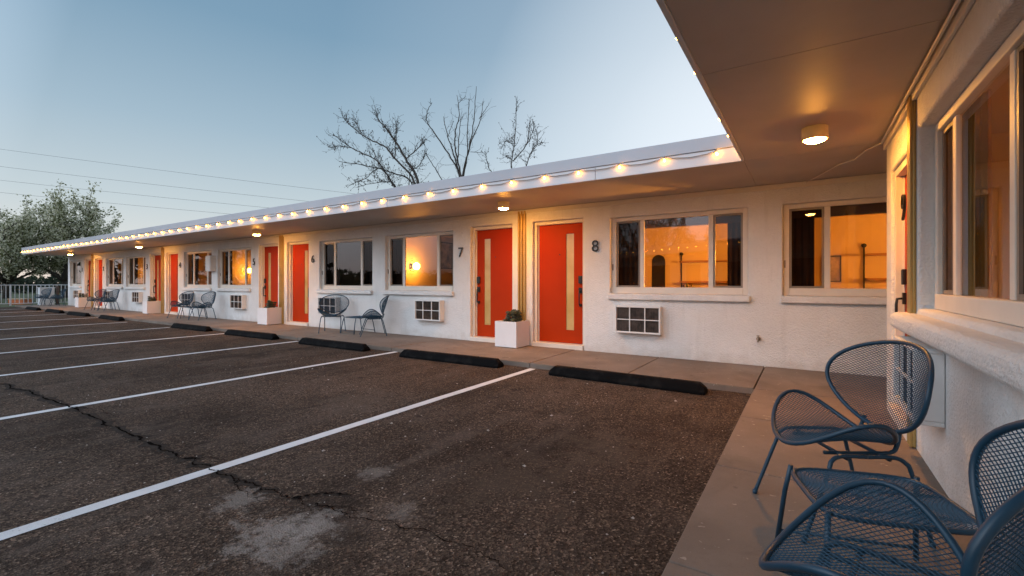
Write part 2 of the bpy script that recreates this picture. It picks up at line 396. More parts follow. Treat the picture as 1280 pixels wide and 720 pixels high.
def wall(name, mp, s0, s1, z0, z1, holes, th=.2, bev=.018):
    S = sorted({s0, s1, *[h[0] for h in holes], *[h[1] for h in holes]}); Z = sorted({z0, z1, *[h[2] for h in holes], *[h[3] for h in holes]})
    bm = bmesh.new(); V = {}
    def vert(i, j):
        if (i, j) not in V: V[i, j] = bm.verts.new(mp(S[i], 0, Z[j]))
        return V[i, j]
    for i in range(len(S) - 1):
        for j in range(len(Z) - 1):
            cs, cz = (S[i] + S[i + 1]) / 2, (Z[j] + Z[j + 1]) / 2
            if any(h[0] < cs < h[1] and h[2] < cz < h[3] for h in holes): continue
            bm.faces.new([vert(i, j), vert(i + 1, j), vert(i + 1, j + 1), vert(i, j + 1)])
    ex = bmesh.ops.extrude_face_region(bm, geom=bm.faces[:])
    dv = Vector(mp(0, th, 0)) - Vector(mp(0, 0, 0))
    for e in ex['geom']:
        if isinstance(e, bmesh.types.BMVert): e.co += dv
    bmesh.ops.recalc_face_normals(bm, faces=bm.faces)
    me = bpy.data.meshes.new(name); bm.to_mesh(me); bm.free(); me.materials.append(M['stucco'])
    for p in me.polygons: p.use_smooth = True
    o = bpy.data.objects.new(name, me); C.objects.link(o); o.parent = motel
    md = o.modifiers.new('bevel', 'BEVEL'); md.width = bev; md.segments = 3; md.limit_method = 'ANGLE'; md.angle_limit = R(40); md.harden_normals = True
    return o

ZO0, ZO1 = 1.04, 2.28           # window openings
def window(mp, s0, s1, pane_split=(.50, .50), thick_sill=False):
    fd = .085                     # frame set back from wall face
    f = MB(mp); a, c = s0 + .002, s1 - .002; z0, z1 = ZO0 + .002, ZO1 - .002
    f.box(a, a + .07, fd, fd + .055, z0, z1); f.box(c - .07, c, fd, fd + .055, z0, z1)
    f.box(a + .07, c - .07, fd + .002, fd + .055, z1 - .06, z1); f.box(a + .07, c - .07, fd - .012, fd + .055, z0, z0 + .10)
    m0, m1 = s0 + pane_split[0], s1 - pane_split[1]
    for m_ in (m0, m1): f.box(m_ - .033, m_ + .033, fd + .022, fd + .050, z0 + .10, z1 - .06)
    win = f.build('window', M['cream'], motel, bevel=.006)
    for p, q in ((a + .07, m0 - .033), (m1 + .033, c - .07)):
        h = MB(mp); e = .026; zb, zt = z0 + .102, z1 - .062; p += .002; q -= .002
        h.box(p, p + e, fd + .026, fd + .048, zb, zt); h.box(q - e, q, fd + .026, fd + .048, zb, zt)
        h.box(p + e, q - e, fd + .027, fd + .048, zb, zb + e); h.box(p + e, q - e, fd + .027, fd + .048, zt - e, zt)
        h.build('sash', M['sash'], win)
        gpn = MB(mp); gpn.add([(p + e, fd + .038, zb + e), (q - e, fd + .038, zb + e), (q - e, fd + .038, zt - e), (p + e, fd + .038, zt - e)], [(0, 1, 2, 3)]); gpn.build('pane', M['screen'], win)
    gpn = MB(mp); gpn.add([(m0 + .033, fd + .042, z0 + .10), (m1 - .033, fd + .042, z0 + .10), (m1 - .033, fd + .042, z1 - .06), (m0 + .033, fd + .042, z1 - .06)], [(0, 1, 2, 3)]); gpn.build('pane', M['glass'], win)
    l = MB(mp); l.box(a + .012, a + .028, fd - .014, fd - .001, 1.42, 1.52); l.build('latch', M['sash'], win)
    sl = MB(mp)
    if thick_sill: sl.box(s0 - .55, s1 + .22, -.125, .10, .885, ZO0 - .035); sl.build('sill', M['stucco'], win, bevel=.042, seg=4)
    else: sl.box(s0 - .03, s1 + .03, -.07, .10, .945, ZO0 - .004); sl.build('sill', M['stucco'], win, bevel=.016, seg=3)
    return win

def door(mp, s0, s1, hand, fd=.095):
    """hand = -1: lock and glass strip on the small-s side, +1: on the large-s side"""
    zt = 2.32
    f = MB(mp)
    f.box(s0 + .002, s0 + .05, fd - .02, fd + .09, ZW + .075, zt - .002); f.box(s1 - .05, s1 - .002, fd - .02, fd + .09, ZW + .075, zt - .002)
    f.box(s0 + .05, s1 - .05, fd - .018, fd + .09, zt - .062, zt - .002)
    f.box(s0 + .05, s0 + .066, fd + .03, fd + .09, ZW + .076, zt - .062); f.box(s1 - .066, s1 - .05, fd + .03, fd + .09, ZW + .076, zt - .062)
    st = MB(mp); st.box(s0 + .003, s1 - .003, -.03, fd + .1, ZW - .02, ZW + .074)
    a, c = s0 + .068, s1 - .068; zb = ZW + .080; W = c - a
    q0, q1 = (a + .62 * W, a + .80 * W) if hand > 0 else (a + .20 * W, a + .38 * W)
    g0, g1 = .38, 2.08; zt2 = zt - .064; y0, y1 = fd + .042, fd + .085
    sl = MB(mp)
    sl.box(a, q0, y0, y1, zb, zt2); sl.box(q1, c, y0, y1, zb, zt2); sl.box(q0, q1, y0, y1, zb, g0); sl.box(q0, q1, y0, y1, g1, zt2)
    d = sl.build('door', M['red'], motel)
    f.build('frame', M['cream'], d, bevel=.005); st.build('threshold', M['cream'], d, bevel=.008)
    gl = MB(mp); gl.box(q0 + .001, q1 - .001, y0 + .014, y0 + .022, g0 + .001, g1 - .001); gl.build('glass_strip', M['frost'], d)
    k = MB(mp); e = c - .045 if hand > 0 else a + .045
    k.box(e - .034, e + .034, y0 - .03, y0 - .001, 1.20, 1.335); k.build('keypad_lock', M['black'], d, bevel=.006)
    hd = MB(mp); hd.box(e - .03, e + .03, y0 - .024, y0 - .001, 1.03, 1.13)
    hd.tube([(e, y0 - .02, 1.08), (e, y0 - .06, 1.075), (e, y0 - .065, 1.03), (e, y0 - .065, .87), (e, y0 - .06, .83), (e, y0 - .012, .825)], .011, 8)
    hd.box(e - .022, e + .022, y0 - .016, y0 - .001, .80, .85); hd.build('handle', M['black'], d)
    pm = (a + .48 * W) if hand > 0 else (a + .52 * W)
    pk = MB(mp); pk.box(pm - .011, pm + .011, y0 - .006, y0 - .001, 1.705, 1.727); pk.build('peephole', M['black'], d, bevel=.004)
    return d

def downspout(mp, s, w_=.16, d_=.055):
    b = MB(mp); t = w_ / 5
    b.box(s - w_ / 2, s + w_ / 2, -.02, -.002, ZW + .004, SOF - .03)
    for k in (0, 2, 4): b.box(s - w_ / 2 + k * t + .002, s - w_ / 2 + (k + 1) * t - .002, -d_, -.019, ZW + .004, SOF - .03)
    return b.build('downspout', M['gold'], motel, bevel=.005)

doors = []; wins = []; holes = []
for k, p in enumerate(POSTS):
    doors += [(p + .21, p + 1.21, 1, 8 - 2 * k), (p - 1.22, p - .23, -1, 7 - 2 * k)]
    wins += [(p + 2.69 - 1.01, p + 2.69 + 1.01, 8 - 2 * k), (p - 2.68 - 1.01, p - 2.68 + 1.01, 7 - 2 * k)]
wins[-1] = (-31.12, -29.36, 1)
WRX = (-.27, 1.75)
for d in doors: holes.append((d[0], d[1], -.05, 2.32))
for w_ in wins: holes.append((w_[0], w_[1], ZO0, ZO1))
holes.append((*WRX, ZO0, ZO1))
wall('wall', BACK, WEND, 4.2, -.05, 2.6, holes)
for d in doors: door(BACK, d[0], d[1], d[2])
for w_ in wins: window(BACK, w_[0], w_[1])
window(BACK, *WRX)
for p in POSTS: downspout(BACK, p)
# the wing on the right
RD = (4.34, 5.30); RWN = (2.12, 4.13)
wall('wall', RIGHT, -3., 5.585, -.05, 2.6, [(RD[0], RD[1], -.05, 2.22), (*RWN, ZO0, ZO1)], .2, .022)
# its door is a little lower
_mpR = lambda s, d, z: (XW + d, s, z - .10 if z > 1.5 else z)
door(_mpR, RD[0], RD[1], 1, .045)
window(RIGHT, *RWN, (.71, .385), True)
downspout(RIGHT, 4.215, .10, .038)
# end walls and backs close the wings
e = MB(); e.box(WEND + .002, WEND + .2, YW + .202, 11., -.05, 2.6); e.box(XW + .202, 4.2, 5.385, 5.583, -.05, 2.6)
e.box(WEND, 4.2, 11.0, 11.15, -.05, 2.6); e.build('wall', M['stucco'], motel, bevel=.012)

# soffit, roof, fascia
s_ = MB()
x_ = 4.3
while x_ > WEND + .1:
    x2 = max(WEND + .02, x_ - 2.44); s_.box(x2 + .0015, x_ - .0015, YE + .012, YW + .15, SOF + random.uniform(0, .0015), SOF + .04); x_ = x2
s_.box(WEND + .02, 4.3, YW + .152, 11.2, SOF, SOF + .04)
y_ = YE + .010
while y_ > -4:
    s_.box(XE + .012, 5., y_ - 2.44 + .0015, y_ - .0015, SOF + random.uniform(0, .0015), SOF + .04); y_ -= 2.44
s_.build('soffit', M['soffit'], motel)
r_ = MB(); r_.box(WEND + .02, 4.3, YE + .03, 11.2, SOF + .043, 2.83); r_.box(XE + .03, 5., -4., YE + .028, SOF + .043, 2.829); r_.build('roof', M['roof'], motel)
fa = MB()
for x0, x1 in ((WEND, -24.8), (-24.797, -18.6), (-18.597, -12.4), (-12.397, -6.2), (-6.197, -2.3), (-2.297, XE)): fa.box(x0 + .001, x1 - .001, YE - .022, YE + .010, SOF - .008, 2.712)
fa.box(XE - .022, XE + .010, -4, YE - .023, SOF - .008, 2.712); fa.box(WEND - .02, WEND + .018, YE - .02, 11.2, SOF - .008, 2.712)
fa.build('fascia', M['fascia'], motel, bevel=.004)
fb = MB()
fb.box(WEND - .03, XE - .036, YE - .034, YE + .012, 2.716, 2.868); fb.box(XE - .034, XE + .012, -4, YE + .012, 2.716, 2.868); fb.box(WEND - .03, WEND + .016, YE + .013, 11.2, 2.716, 2.868)
fb.build('fascia_cap', M['fascia2'], motel, bevel=.004)
t_ = MB(); t_.box(WEND + .02, 4.2, YW - .025, YW - .002, SOF - .072, SOF - .002); t_.box(XW - .025, XW - .002, -3, 5.585, SOF - .072, SOF - .002); t_.build('cornice_trim', M['trim'], motel, bevel=.004)

# rooms behind the windows
ROOMY = 10.6
def room(x0, x1, y0, y1):
    b = MB(); z0, z1 = .16, 2.46
    b.add([(x0, y0, z0), (x1, y0, z0), (x1, y1, z0), (x0, y1, z0), (x0, y0, z1), (x1, y0, z1), (x1, y1, z1), (x0, y1, z1)],
          [(4, 7, 6, 5), (1, 2, 6, 5), (2, 3, 7, 6), (3, 0, 4, 7)])
    o = b.build('room', M['room'], motel, recalc=False)
    f = MB(); f.box(x0, x1, y0, y1, z0 - .04, z0 - .002); f.build('floor', M['carpet'], o)
units = []
for k, p in enumerate(POSTS):
    dl = (p + (POSTS[k + 1] if k < 3 else WEND - 4.)) / 2 if k < 3 else WEND + .25
    dr = (p + (POSTS[k - 1])) / 2 if k else -.46
    units.append((8 - 2 * k, p + .03, dr - .03, 1)); units.append((7 - 2 * k, dl + .03, p - .03, -1))
for n, x0, x1, sd in units: room(x0, x1, YW + .203, ROOMY)
room(-.40, 3.9, YW + .203, ROOMY)
# room of the right wing opens to its window
b = MB(); x0, x1, y0, y1, z0, z1 = XW + .203, 4., .4, 5.38, .16, 2.46
b.add([(x0, y0, z0), (x1, y0, z0), (x1, y1, z0), (x0, y1, z0), (x0, y0, z1), (x1, y0, z1), (x1, y1, z1), (x0, y1, z1)], [(4, 7, 6, 5), (0, 1, 5, 4), (1, 2, 6, 5), (2, 3, 7, 6), (0, 3, 2, 1)])
b.build('room', M['room'], motel, recalc=False)

# room lamps (globe sconces), brightness by room
def sconce(loc, nrm, s, label):
    m = m_emit('globe_glow', WARM, s)
    o = thing('wall_lamp', label, 'lamp', loc, 0, 'globe lamps in the rooms')
    q = MB(); nx = Vector(nrm)
    q.tube([(0, 0, 0), tuple(nx * .02)], .07, 16); q.tube([tuple(nx * .02), tuple(nx * .12)], .012, 8); local(q.build('bracket', M['black']), o)
    q = MB(); q.tube([tuple(Vector((nx.x * .06, math.cos(a) * .13, math.sin(a) * .13))) for a in [i * math.pi * 2 / 28 for i in range(5, 24)]], .012, 6); local(q.build('ring', M['black']), o)
    q = MB(); q.ball(tuple(nx * .19), .085, 20, 12); local(q.build('globe', m), o)
POW = {8: 1250, 7: 150, 6: 0, 5: 100, 4: 170, 3: 85, 2: 100, 1: 0}
for n, x0, x1, sd in units:
    if not POW[n]: continue
    x = x1 - .004 if sd > 0 else x0 + .004
    sconce((x, 8.15, 1.62), (-sd, 0, 0), POW[n], 'glowing globe lamp on the wall inside the room of door %d' % n)
sconce((3.896, 8.4, 1.62), (-1, 0, 0), 1800, 'glowing globe lamp inside the corner room beyond door 8')
sconce((3.996, 1.2, 1.6), (-1, 0, 0), 230, 'dim globe lamp inside the near room of the right wing')

# curtains, shelves, pictures
def curtain(mp, s0, s1, d, m, label, z0=.3, z1=2.42):
    b = MB(mp); n = max(8, int((s1 - s0) * 60)); vs = []; fs = []
    for i in range(n + 1):
        s = s0 + (s1 - s0) * i / n
        o = .022 * math.sin(i * 1.35) + .008 * math.sin(i * .47 + 1)
        vs += [(s, d + o, z0), (s, d + o * .7, z1), (s, d + o + .004, z0), (s, d + o * .7 + .004, z1)]
        if i:
            a, c = 4 * i - 4, 4 * i
            fs += [(a, c, c + 1, a + 1), (a + 2, a + 3, c + 3, c + 2)]
    b.add(vs, fs, True); tag(b.build('curtain', m, recalc=False), label, 'curtain', 'curtains behind the windows')
for s0, s1, n in wins:
    cl, cr = (.40, .30)
    if n % 2: cl, cr = .30, .16
    if n == 6: cl, cr = .44, .46
    curtain(BACK, s0 - .15, s0 + cl, .30, M['curtain'], 'dark brown curtain at the left side of the window beside door %d' % n)
    curtain(BACK, s1 - cr, s1 + .15, .30, M['curtain'], 'dark brown curtain at the right side of the window beside door %d' % n)
curtain(BACK, WRX[0] - .1, WRX[0] + .36, .30, M['curtain'], 'dark brown curtain in the corner window near the right wing')
curtain(RIGHT, 3.98, 4.72, .30, M['sheer'], 'ochre curtain at the far side of the right wing window')
curtain(RIGHT, 1.9, 2.6, .36, M['sheer'], 'ochre curtain at the near end of the right wing window')

for s0, s1, lb in ((wins[0][0], wins[0][1], 'dark band across the top of the window beside door 8'), (*WRX, 'dark band across the top of the corner window')):
    q = MB(BACK); q.tube([(s0 + .05, .27, 2.25), (s1 - .05, .27, 2.25)], .03, 10); q.box(s0 + .06, s1 - .06, .266, .270, 2.10, 2.24)
    tag(q.build('top_band', M['curtain']), lb, 'blind')  # dark roll and strip across the top of the opening
def shelf(x, ztop, w_, label):
    o = thing('wall_shelf', label, 'shelf', (x, ROOMY - .03, .165), 0)
    q = MB(); q.tube([(0, 0, 0), (0, 0, ztop - .2)], .014, 8); local(q.build('pole', M['black']), o)
    q = MB(); q.ball((0, 0, ztop - .165), .04, 12, 8); local(q.build('knob', M['black']), o)
    for z in (ztop - .36, ztop - .80, ztop - 1.2):
        q = MB(); q.box(.016, w_, -.27, .02, z, z + .035); local(q.build('shelf_board', M['wood'], bevel=.004), o)
    q = MB(); q.tube([(w_ + .02, 0, 0), (w_ + .02, 0, ztop - .2)], .014, 8); local(q.build('pole', M['black']), o)
shelf(-2.34, 1.85, 1.1, 'wooden shelves on black poles in the lit room beside door 8')
shelf(.89, 1.90, 1.3, 'wooden shelves on black poles in the lit corner room')
q = MB(); n_ = 14; pr = [(-.15, .165), (.15, .165)] + [(.15 * math.cos(math.pi * i / n_), 1.70 + .15 * math.sin(math.pi * i / n_)) for i in range(n_ + 1)]
q.add([(-2.85 + x, ROOMY - .012, z) for x, z in pr] + [(-2.85 + x, ROOMY - .002, z) for x, z in pr], [tuple(range(len(pr))), tuple(range(len(pr), 2 * len(pr)))[::-1]] + [(i, (i + 1) % len(pr), len(pr) + (i + 1) % len(pr), len(pr) + i) for i in range(len(pr))])
tag(q.build('dark_archway', M['black']), 'archway with its darkness painted in on the far wall of the lit room beside door 8', 'archway')  # flat black sheet stands in for the unlit opening
t = thing('potted_plant', 'small dark potted plant on a shelf in the lit room beside door 8', 'plant', (-2.14, ROOMY - .15, .853))
q = MB(); q.lathe([(.04, 0), (.06, .10), (.055, .10), (.03, .09)], (0, 0, 0), 14); local(q.build('pot', M['black']), t)
q = MB(); rg = random.Random(2)
for i in range(60):
    d = Vector((rg.gauss(0, 1), rg.gauss(0, 1), abs(rg.gauss(.6, .8)))).normalized(); p = Vector((0, 0, .1)) + d * rg.uniform(.03, .22); s2 = d.orthogonal().normalized() * .022
    q.add([tuple(p), tuple(p + d * .03 + s2), tuple(p + d * .07), tuple(p + d * .03 - s2)], [(0, 1, 2, 3)])
for i in range(9):
    d = Vector((rg.gauss(0, .5), rg.gauss(0, .5), 1)).normalized(); q.tube([(0, 0, .08), tuple(Vector((0, 0, .1)) + d * .2)], .004, 4)
local(q.build('foliage', M['succulent'], recalc=False), t)
def picture(mp, s, z, w_, h_, label):
    o = thing('picture_frame', label, 'picture', (0, 0, 0))
    q = MB(mp); t = .02
    q.box(s - w_, s - w_ + t, -.03, -.002, z - h_, z + h_); q.box(s + w_ - t, s + w_, -.03, -.002, z - h_, z + h_)
    q.box(s - w_ + t, s + w_ - t, -.03, -.002, z - h_, z - h_ + t); q.box(s - w_ + t, s + w_ - t, -.03, -.002, z + h_ - t, z + h_)
    q.build('frame', M['black'], o)
    q = MB(mp); q.box(s - w_ + t, s + w_ - t, -.018, -.004, z - h_ + t, z + h_ - t); q.build('print', M['paper'], o)
picture(lambda s, d, z: (s, ROOMY + d, z), .40, 1.48, .15, .25, 'black framed picture on the wall of the lit corner room')
u7 = [u for u in units if u[0] == 7][0]
picture(lambda s, d, z: (u7[1] - d, s, z), 9.45, 1.95, .26, .36, 'black framed picture on the wall of the room of door 7')

# ------------------------------------------------------------------ house numbers
def number(ch, place, size, label):
    cu = bpy.data.curves.new('num', 'FONT'); cu.body = ch; cu.size = size; cu.extrude = .008; cu.align_x = 'CENTER'; cu.resolution_u = 6; cu.offset = .000
    tmp = bpy.data.objects.new('num', cu); C.objects.link(tmp)
    dg = bpy.context.evaluated_depsgraph_get(); me = bpy.data.meshes.new_from_object(tmp.evaluated_get(dg))
    bpy.data.objects.remove(tmp); me.name = 'house_number'; me.materials.clear(); me.materials.append(M['black'])
    o = bpy.data.objects.new('house_number', me); C.objects.link(o)
    o.location, o.rotation_euler = place; tag(o, label, 'number', 'black house numbers'); return o
for k, p in enumerate(POSTS):
    for n, x in ((8 - 2 * k, p + 1.43), (7 - 2 * k, p - 1.455)):
        number(str(n), ((x, YW - .02, 1.735), (R(90), 0, 0)), .275, 'black number %d on the white wall beside its red door' % n)
number('9', ((XW - .04, 4.385, 1.68), (R(90), 0, R(-90))), .275, 'black number seen edge-on beside the right wing door')

# ------------------------------------------------------------------ air conditioners
def ac_unit(mp, s, label, shift=0.):
    o = thing('air_conditioner', label, 'air conditioner', (0, 0, 0), 0, 'wall air conditioners under the windows')
    w_, z0, z1, dp = .36, .42, .85, .135
    q = MB(mp); t = .026
    q.box(s - w_, s + w_, -dp + .002, -.002, z1 - t, z1); q.box(s - w_, s + w_, -dp + .002, -.002, z0, z0 + t)
    q.box(s - w_, s - w_ + t, -dp, -.002, z0 + t, z1 - t); q.box(s + w_ - t, s + w_, -dp, -.002, z0 + t, z1 - t)
    q.build('case', M['acwhite'], o, bevel=.006)
    q = MB(mp); q.box(s - w_ + t, s + w_ - t, -dp + .040, -.004, z0 + t, z1 - t)
    for i in range(26):
        x = s - w_ + t + .012 + i * (2 * w_ - 2 * t - .02) / 26
        q.box(x, x + .006, -dp + .027, -dp + .039, z0 + t + .002, z1 - t - .002)
    q.build('coil', M['accoil'], o)
    q = MB(mp); zm = (z0 + z1) / 2
    q.box(s - w_ + t, s + w_ - t, -dp + .012, -dp + .024, zm - .007, zm + .007)
    for x in (-.12, .12): q.box(s + x - .008, s + x + .008, -dp + .008, -dp + .022, z0 + t, z1 - t)
    q.build('grille', M['acwhite'], o)
for k, p in enumerate(POSTS):
    ac_unit(BACK, p + 2.17, 'white wall air conditioner under the window right of door %d' % (8 - 2 * k))
    ac_unit(BACK, p - 2.27 if k < 3 else p - 2.0, 'white wall air conditioner under the window left of door %d' % (7 - 2 * k))
ac_unit(RIGHT, 3.74, 'large near white air conditioner under the thick sill of the right wing')

# ------------------------------------------------------------------ lamps under the eave
def soffit_lamp(loc, label):
    o = thing('ceiling_lamp', label, 'lamp', loc, 0, 'round lamps under the eave')
    q = MB(); prof = []; n = 40; vs = []; fs = []
    for zz in (0., -.105):
        for i in range(n):
            a = 2 * math.pi * i / n; r = .094 + (.004 if i % 2 else 0); vs.append((r * math.cos(a), r * math.sin(a), zz))
    for zz in (-.105, -.02):
        for i in range(n):
            a = 2 * math.pi * i / n; vs.append((.084 * math.cos(a), .084 * math.sin(a), zz))
    for L in range(3):
        for i in range(n): fs.append((L * n + i, L * n + (i + 1) % n, (L + 1) * n + (i + 1) % n, (L + 1) * n + i))
    fs.append(tuple(range(n))); q.add(vs, fs, True); local(q.build('shade', M['lampcase']), o)
    q = MB(); q.lathe([(.0, -.128), (.05, -.124), (.074, -.114), (.082, -.100), (.080, -.06)], (0, 0, 0), 28, False); local(q.build('diffuser', M['lampglow'], recalc=True), o)
    return o
LAB = ['round lamp glowing under the eave between doors 7 and 8', 'round lamp glowing under the eave by doors 5 and 6', 'round lamp glowing under the eave by doors 3 and 4', 'farthest round lamp under the eave by doors 1 and 2']
for k, x in enumerate((-4.23, -11.9, -19.6, -27.3)): soffit_lamp((x, 6.28, SOF - .001), LAB[k])
soffit_lamp((.06, 4.72, SOF - .001), 'nearest round lamp, large under the right wing eave')

# ------------------------------------------------------------------ string lights
def string_lights(pts, nrm, label, zc=2.70):
    o = thing('string_lights', label, 'string lights', pts[0], 0)
    org = Vector(pts[0]); nv = Vector(nrm); q = MB(); path = []
    P = [Vector(p) for p in pts]
    for i in range(len(P) - 1):
        for j in range(6):
            t = j / 6; v = P[i].lerp(P[i + 1], t) - org; v.z -= .030 * 4 * t * (1 - t) * random.uniform(.8, 1.2); path.append(tuple(v + nv * .016))
    path.append(tuple(P[-1] - org + nv * .016)); q.tube(path, .0055, 5); local(q.build('cable', M['cable']), o)
    bm = None
    for i, p in enumerate(P):
        v = p - org + nv * .034
        if bm is None:
            a = MB(); a.lathe([(.011, .0), (.013, -.004), (.013, -.028), (.010, -.03)], (0, 0, .012), 10); so = a.build('socket', M['cable'])
            a = MB(); a.lathe([(.002, -.044), (.008, -.041), (.0125, -.033), (.0125, -.022), (.009, -.010), (.006, -.004)], (0, 0, -.012), 12); bu = a.build('bulb', M['bulb'])
            bm = (so, bu); s2, b2 = so, bu
        else:
            s2 = bm[0].copy(); b2 = bm[1].copy(); C.objects.link(s2); C.objects.link(b2)
        for z in (s2, b2):
            z.parent = o; z.matrix_parent_inverse.identity(); z.location = v
            z.rotation_euler = (random.uniform(-.25, .25), random.uniform(-.25, .25), random.uniform(0, 3))
    return o
N = 57
string_lights([(-.87 - .543 * i + random.uniform(-.02, .02), YE - .022, 2.695 + random.uniform(-.008, .008)) for i in range(N)], (0, -1, 0), 'long string of warm bulbs along the fascia above the red doors')
string_lights([(XE - .022, 5.42 - .53 * i, 2.70 + random.uniform(-.006, .006)) for i in range(14)], (-1, 0, 0), 'string of warm bulbs peeking past the near right eave edge')

# small conduit and cables under the soffit
q = MB(); q.tube([(XW - .045, -2.5, SOF - .022), (XW - .045, 3.2, SOF - .022), (XW - .045, 5.5, SOF - .024)], .011, 8)
q.tube([(XW - .05, 5.45, SOF - .03), (.50, 5.75, SOF - .014), (.42, 5.95, SOF - .05), (.30, 6.3, SOF - .012), (.1, 6.9, SOF - .012), (.0, 7.1, SOF - .02)], .007, 6)
tag(q.build('conduit', M['trim']), 'thin cable conduit along the top of the right wing wall', 'conduit')

# tap on the wall
t = thing('outdoor_tap', 'small metal tap low on the white wall near the corner', 'tap', (-.56, YW, .44))
q = MB(); q.tube([(0, 0, 0), (0, -.012, 0)], .028, 12); q.tube([(0, -.01, 0), (0, -.07, 0), (0, -.085, -.012), (0, -.09, -.04)], .012, 10); local(q.build('spout', M['steel']), t)
q = MB(); q.tube([(0, -.055, .01), (0, -.055, .04)], .006, 8); q.tube([(0, -.055, .04), (0, -.055, .052)], .022, 10); local(q.build('handle', M['steel']), t)
# utility box between the windows of rooms 4 and 5
t = thing('utility_box', 'white electrical box mounted on the wall between two windows near door 4', 'electrical box', (-16.17, YW, 1.58))
q = MB(); q.box(-.16, .16, -.17, -.002, 0, .50); local(q.build('case', M['acwhite'], bevel=.008), t)
q = MB(); q.box(-.14, .14, -.182, -.171, .02, .48); local(q.build('cover', M['acwhite'], bevel=.004), t)

# ------------------------------------------------------------------ planters with succulents
def planter(label):
    o = thing('planter', label, 'planter', (0, 0, 0), 0, 'white cube planters between the doors')
    q = MB(); h, w_, t = .46, .225, .018
    q.box(-w_, w_, -w_, w_, .012, h - .06)
    q.box(-w_, w_, -w_, -w_ + t, h - .06, h); q.box(-w_, w_, w_ - t, w_, h - .06, h); q.box(-w_, -w_ + t, -w_ + t, w_ - t, h - .06, h); q.box(w_ - t, w_, -w_ + t, w_ - t, h - .06, h)
    bmv = q.build('pot', M['planter']); local(bmv, o)
    q = MB(); q.box(-w_ + .03, w_ - .03, -w_ + .03, w_ - .03, 0, .0115); local(q.build('foot', M['black']), o)
    q = MB(); q.box(-w_ + t, w_ - t, -w_ + t, w_ - t, h - .059, h - .022); local(q.build('soil', M['soil']), o)
    q = MB(); q.box(-.022, .022, -w_ - .003, -w_ - .0005, .045, .066); local(q.build('plate', M['acwhite']), o)
    return o
def succulent(seed):
    rg = random.Random(seed); b = MB()
    for c in range(17):
        cx, cy = rg.uniform(-.13, .13), rg.uniform(-.12, .12); st = rg.uniform(.0, .19); cz = .44
        if st > .03: b.tube([(cx, cy, cz), (cx + .01, cy, cz + st)], .009, 6)
        R0 = rg.uniform(.05, .085)
        for lv in range(1 + int(st / .055)):
            h_ = st - lv * .05
            for ring, (n, tilt, rr) in enumerate(((7, .15, 1.), (6, .65, .85), (5, 1.15, .65))):
                for i in range(n):
                    a = i * 2 * math.pi / n + ring * .4 + lv * .7 + rg.uniform(-.2, .2); L = R0 * rr * rg.uniform(.75, 1.15) * (1 - .12 * lv); wd = L * .38
                    tl_ = tilt + rg.uniform(-.15, .2)
                    d = Vector((math.cos(a) * math.cos(tl_), math.sin(a) * math.cos(tl_), math.sin(tl_))); s2 = Vector((-math.sin(a), math.cos(a), 0)); up = d.cross(s2) * -1
                    p = Vector((cx, cy, cz + h_)); v = [p, p + d * L * .6 + s2 * wd, p + d * L, p + d * L * .6 - s2 * wd, p + d * L * .55 + up * -.014, p + d * L * .5 + up * .010]
                    b.add([tuple(x) for x in v], [(0, 1, 5), (1, 2, 5), (2, 3, 5), (3, 0, 5), (1, 0, 4), (2, 1, 4), (3, 2, 4), (0, 3, 4)], True)
    return b
PL = [(-4.45, 6.89), (-12.42, 6.92), (-20.35, 6.92), (-28.15, 6.92)]
PLB = ['white cube planter standing between doors 7 and 8', 'white cube planter in front of door 5, beside door 6', 'white cube planter in front of door 3, beside door 4', 'white cube planter by doors 1 and 2, farthest of all']
p0 = planter(PLB[0])
for i, (x, y) in enumerate(PL):
    o = p0 if i == 0 else copy_tree(p0)
    o.location = (x, y, ZW); o.rotation_euler = (0, 0, R([0, 2, -1.5, 1][i])); o['label'] = PLB[i]
    s2 = succulent(20 + i).build('succulent_plant', M['succulent'], recalc=False); s2.location = (x, y, ZW)
    tag(s2, 'dark green succulents growing in the %s' % PLB[i].replace('white cube ', ''), 'plant', 'succulents in the planters')

# ------------------------------------------------------------------ chairs and tables of expanded metal
def diamond_disk(fmap, a, b_, cw, ch):
    """diamond cells covering the ellipse |(x/a, y/b)| < 1, mapped to 3-D"""
    idx = {}; vs = []; fs = []
    def vid(i, j):
        if (i, j) not in idx:
            x, y = i * cw / 2, j * ch / 2; r = math.hypot(x / a, y / b_)
            if r > 1: x, y = x / r, y / r
            idx[i, j] = len(vs); vs.append(fmap(x / a, y / b_))
        return idx[i, j]
    ni, nj = int(2 * a / cw) + 3, int(2 * b_ / ch) + 3
    ins = lambda i, j: math.hypot(i * cw / 2 / a, j * ch / 2 / b_) < 1
    for i in range(-ni, ni + 1):
        for j in range(-nj, nj + 1):
            if (i + j) % 2 == 0: continue
            c = [(i - 1, j), (i, j - 1), (i + 1, j), (i, j + 1)]
            if sum(ins(*q) for q in c) >= 2: fs.append([vid(*q) for q in c])
    return vs, fs
def mesh_panel(name, vs, fs, m, th, parent):
    me = bpy.data.meshes.new(name); me.from_pydata(vs, [], fs); me.materials.append(m)
    o = bpy.data.objects.new(name, me); C.objects.link(o); local(o, parent)
    w_ = o.modifiers.new('wire', 'WIREFRAME'); w_.thickness = th; w_.use_even_offset = False; w_.use_replace = True; w_.use_boundary = True
    return o
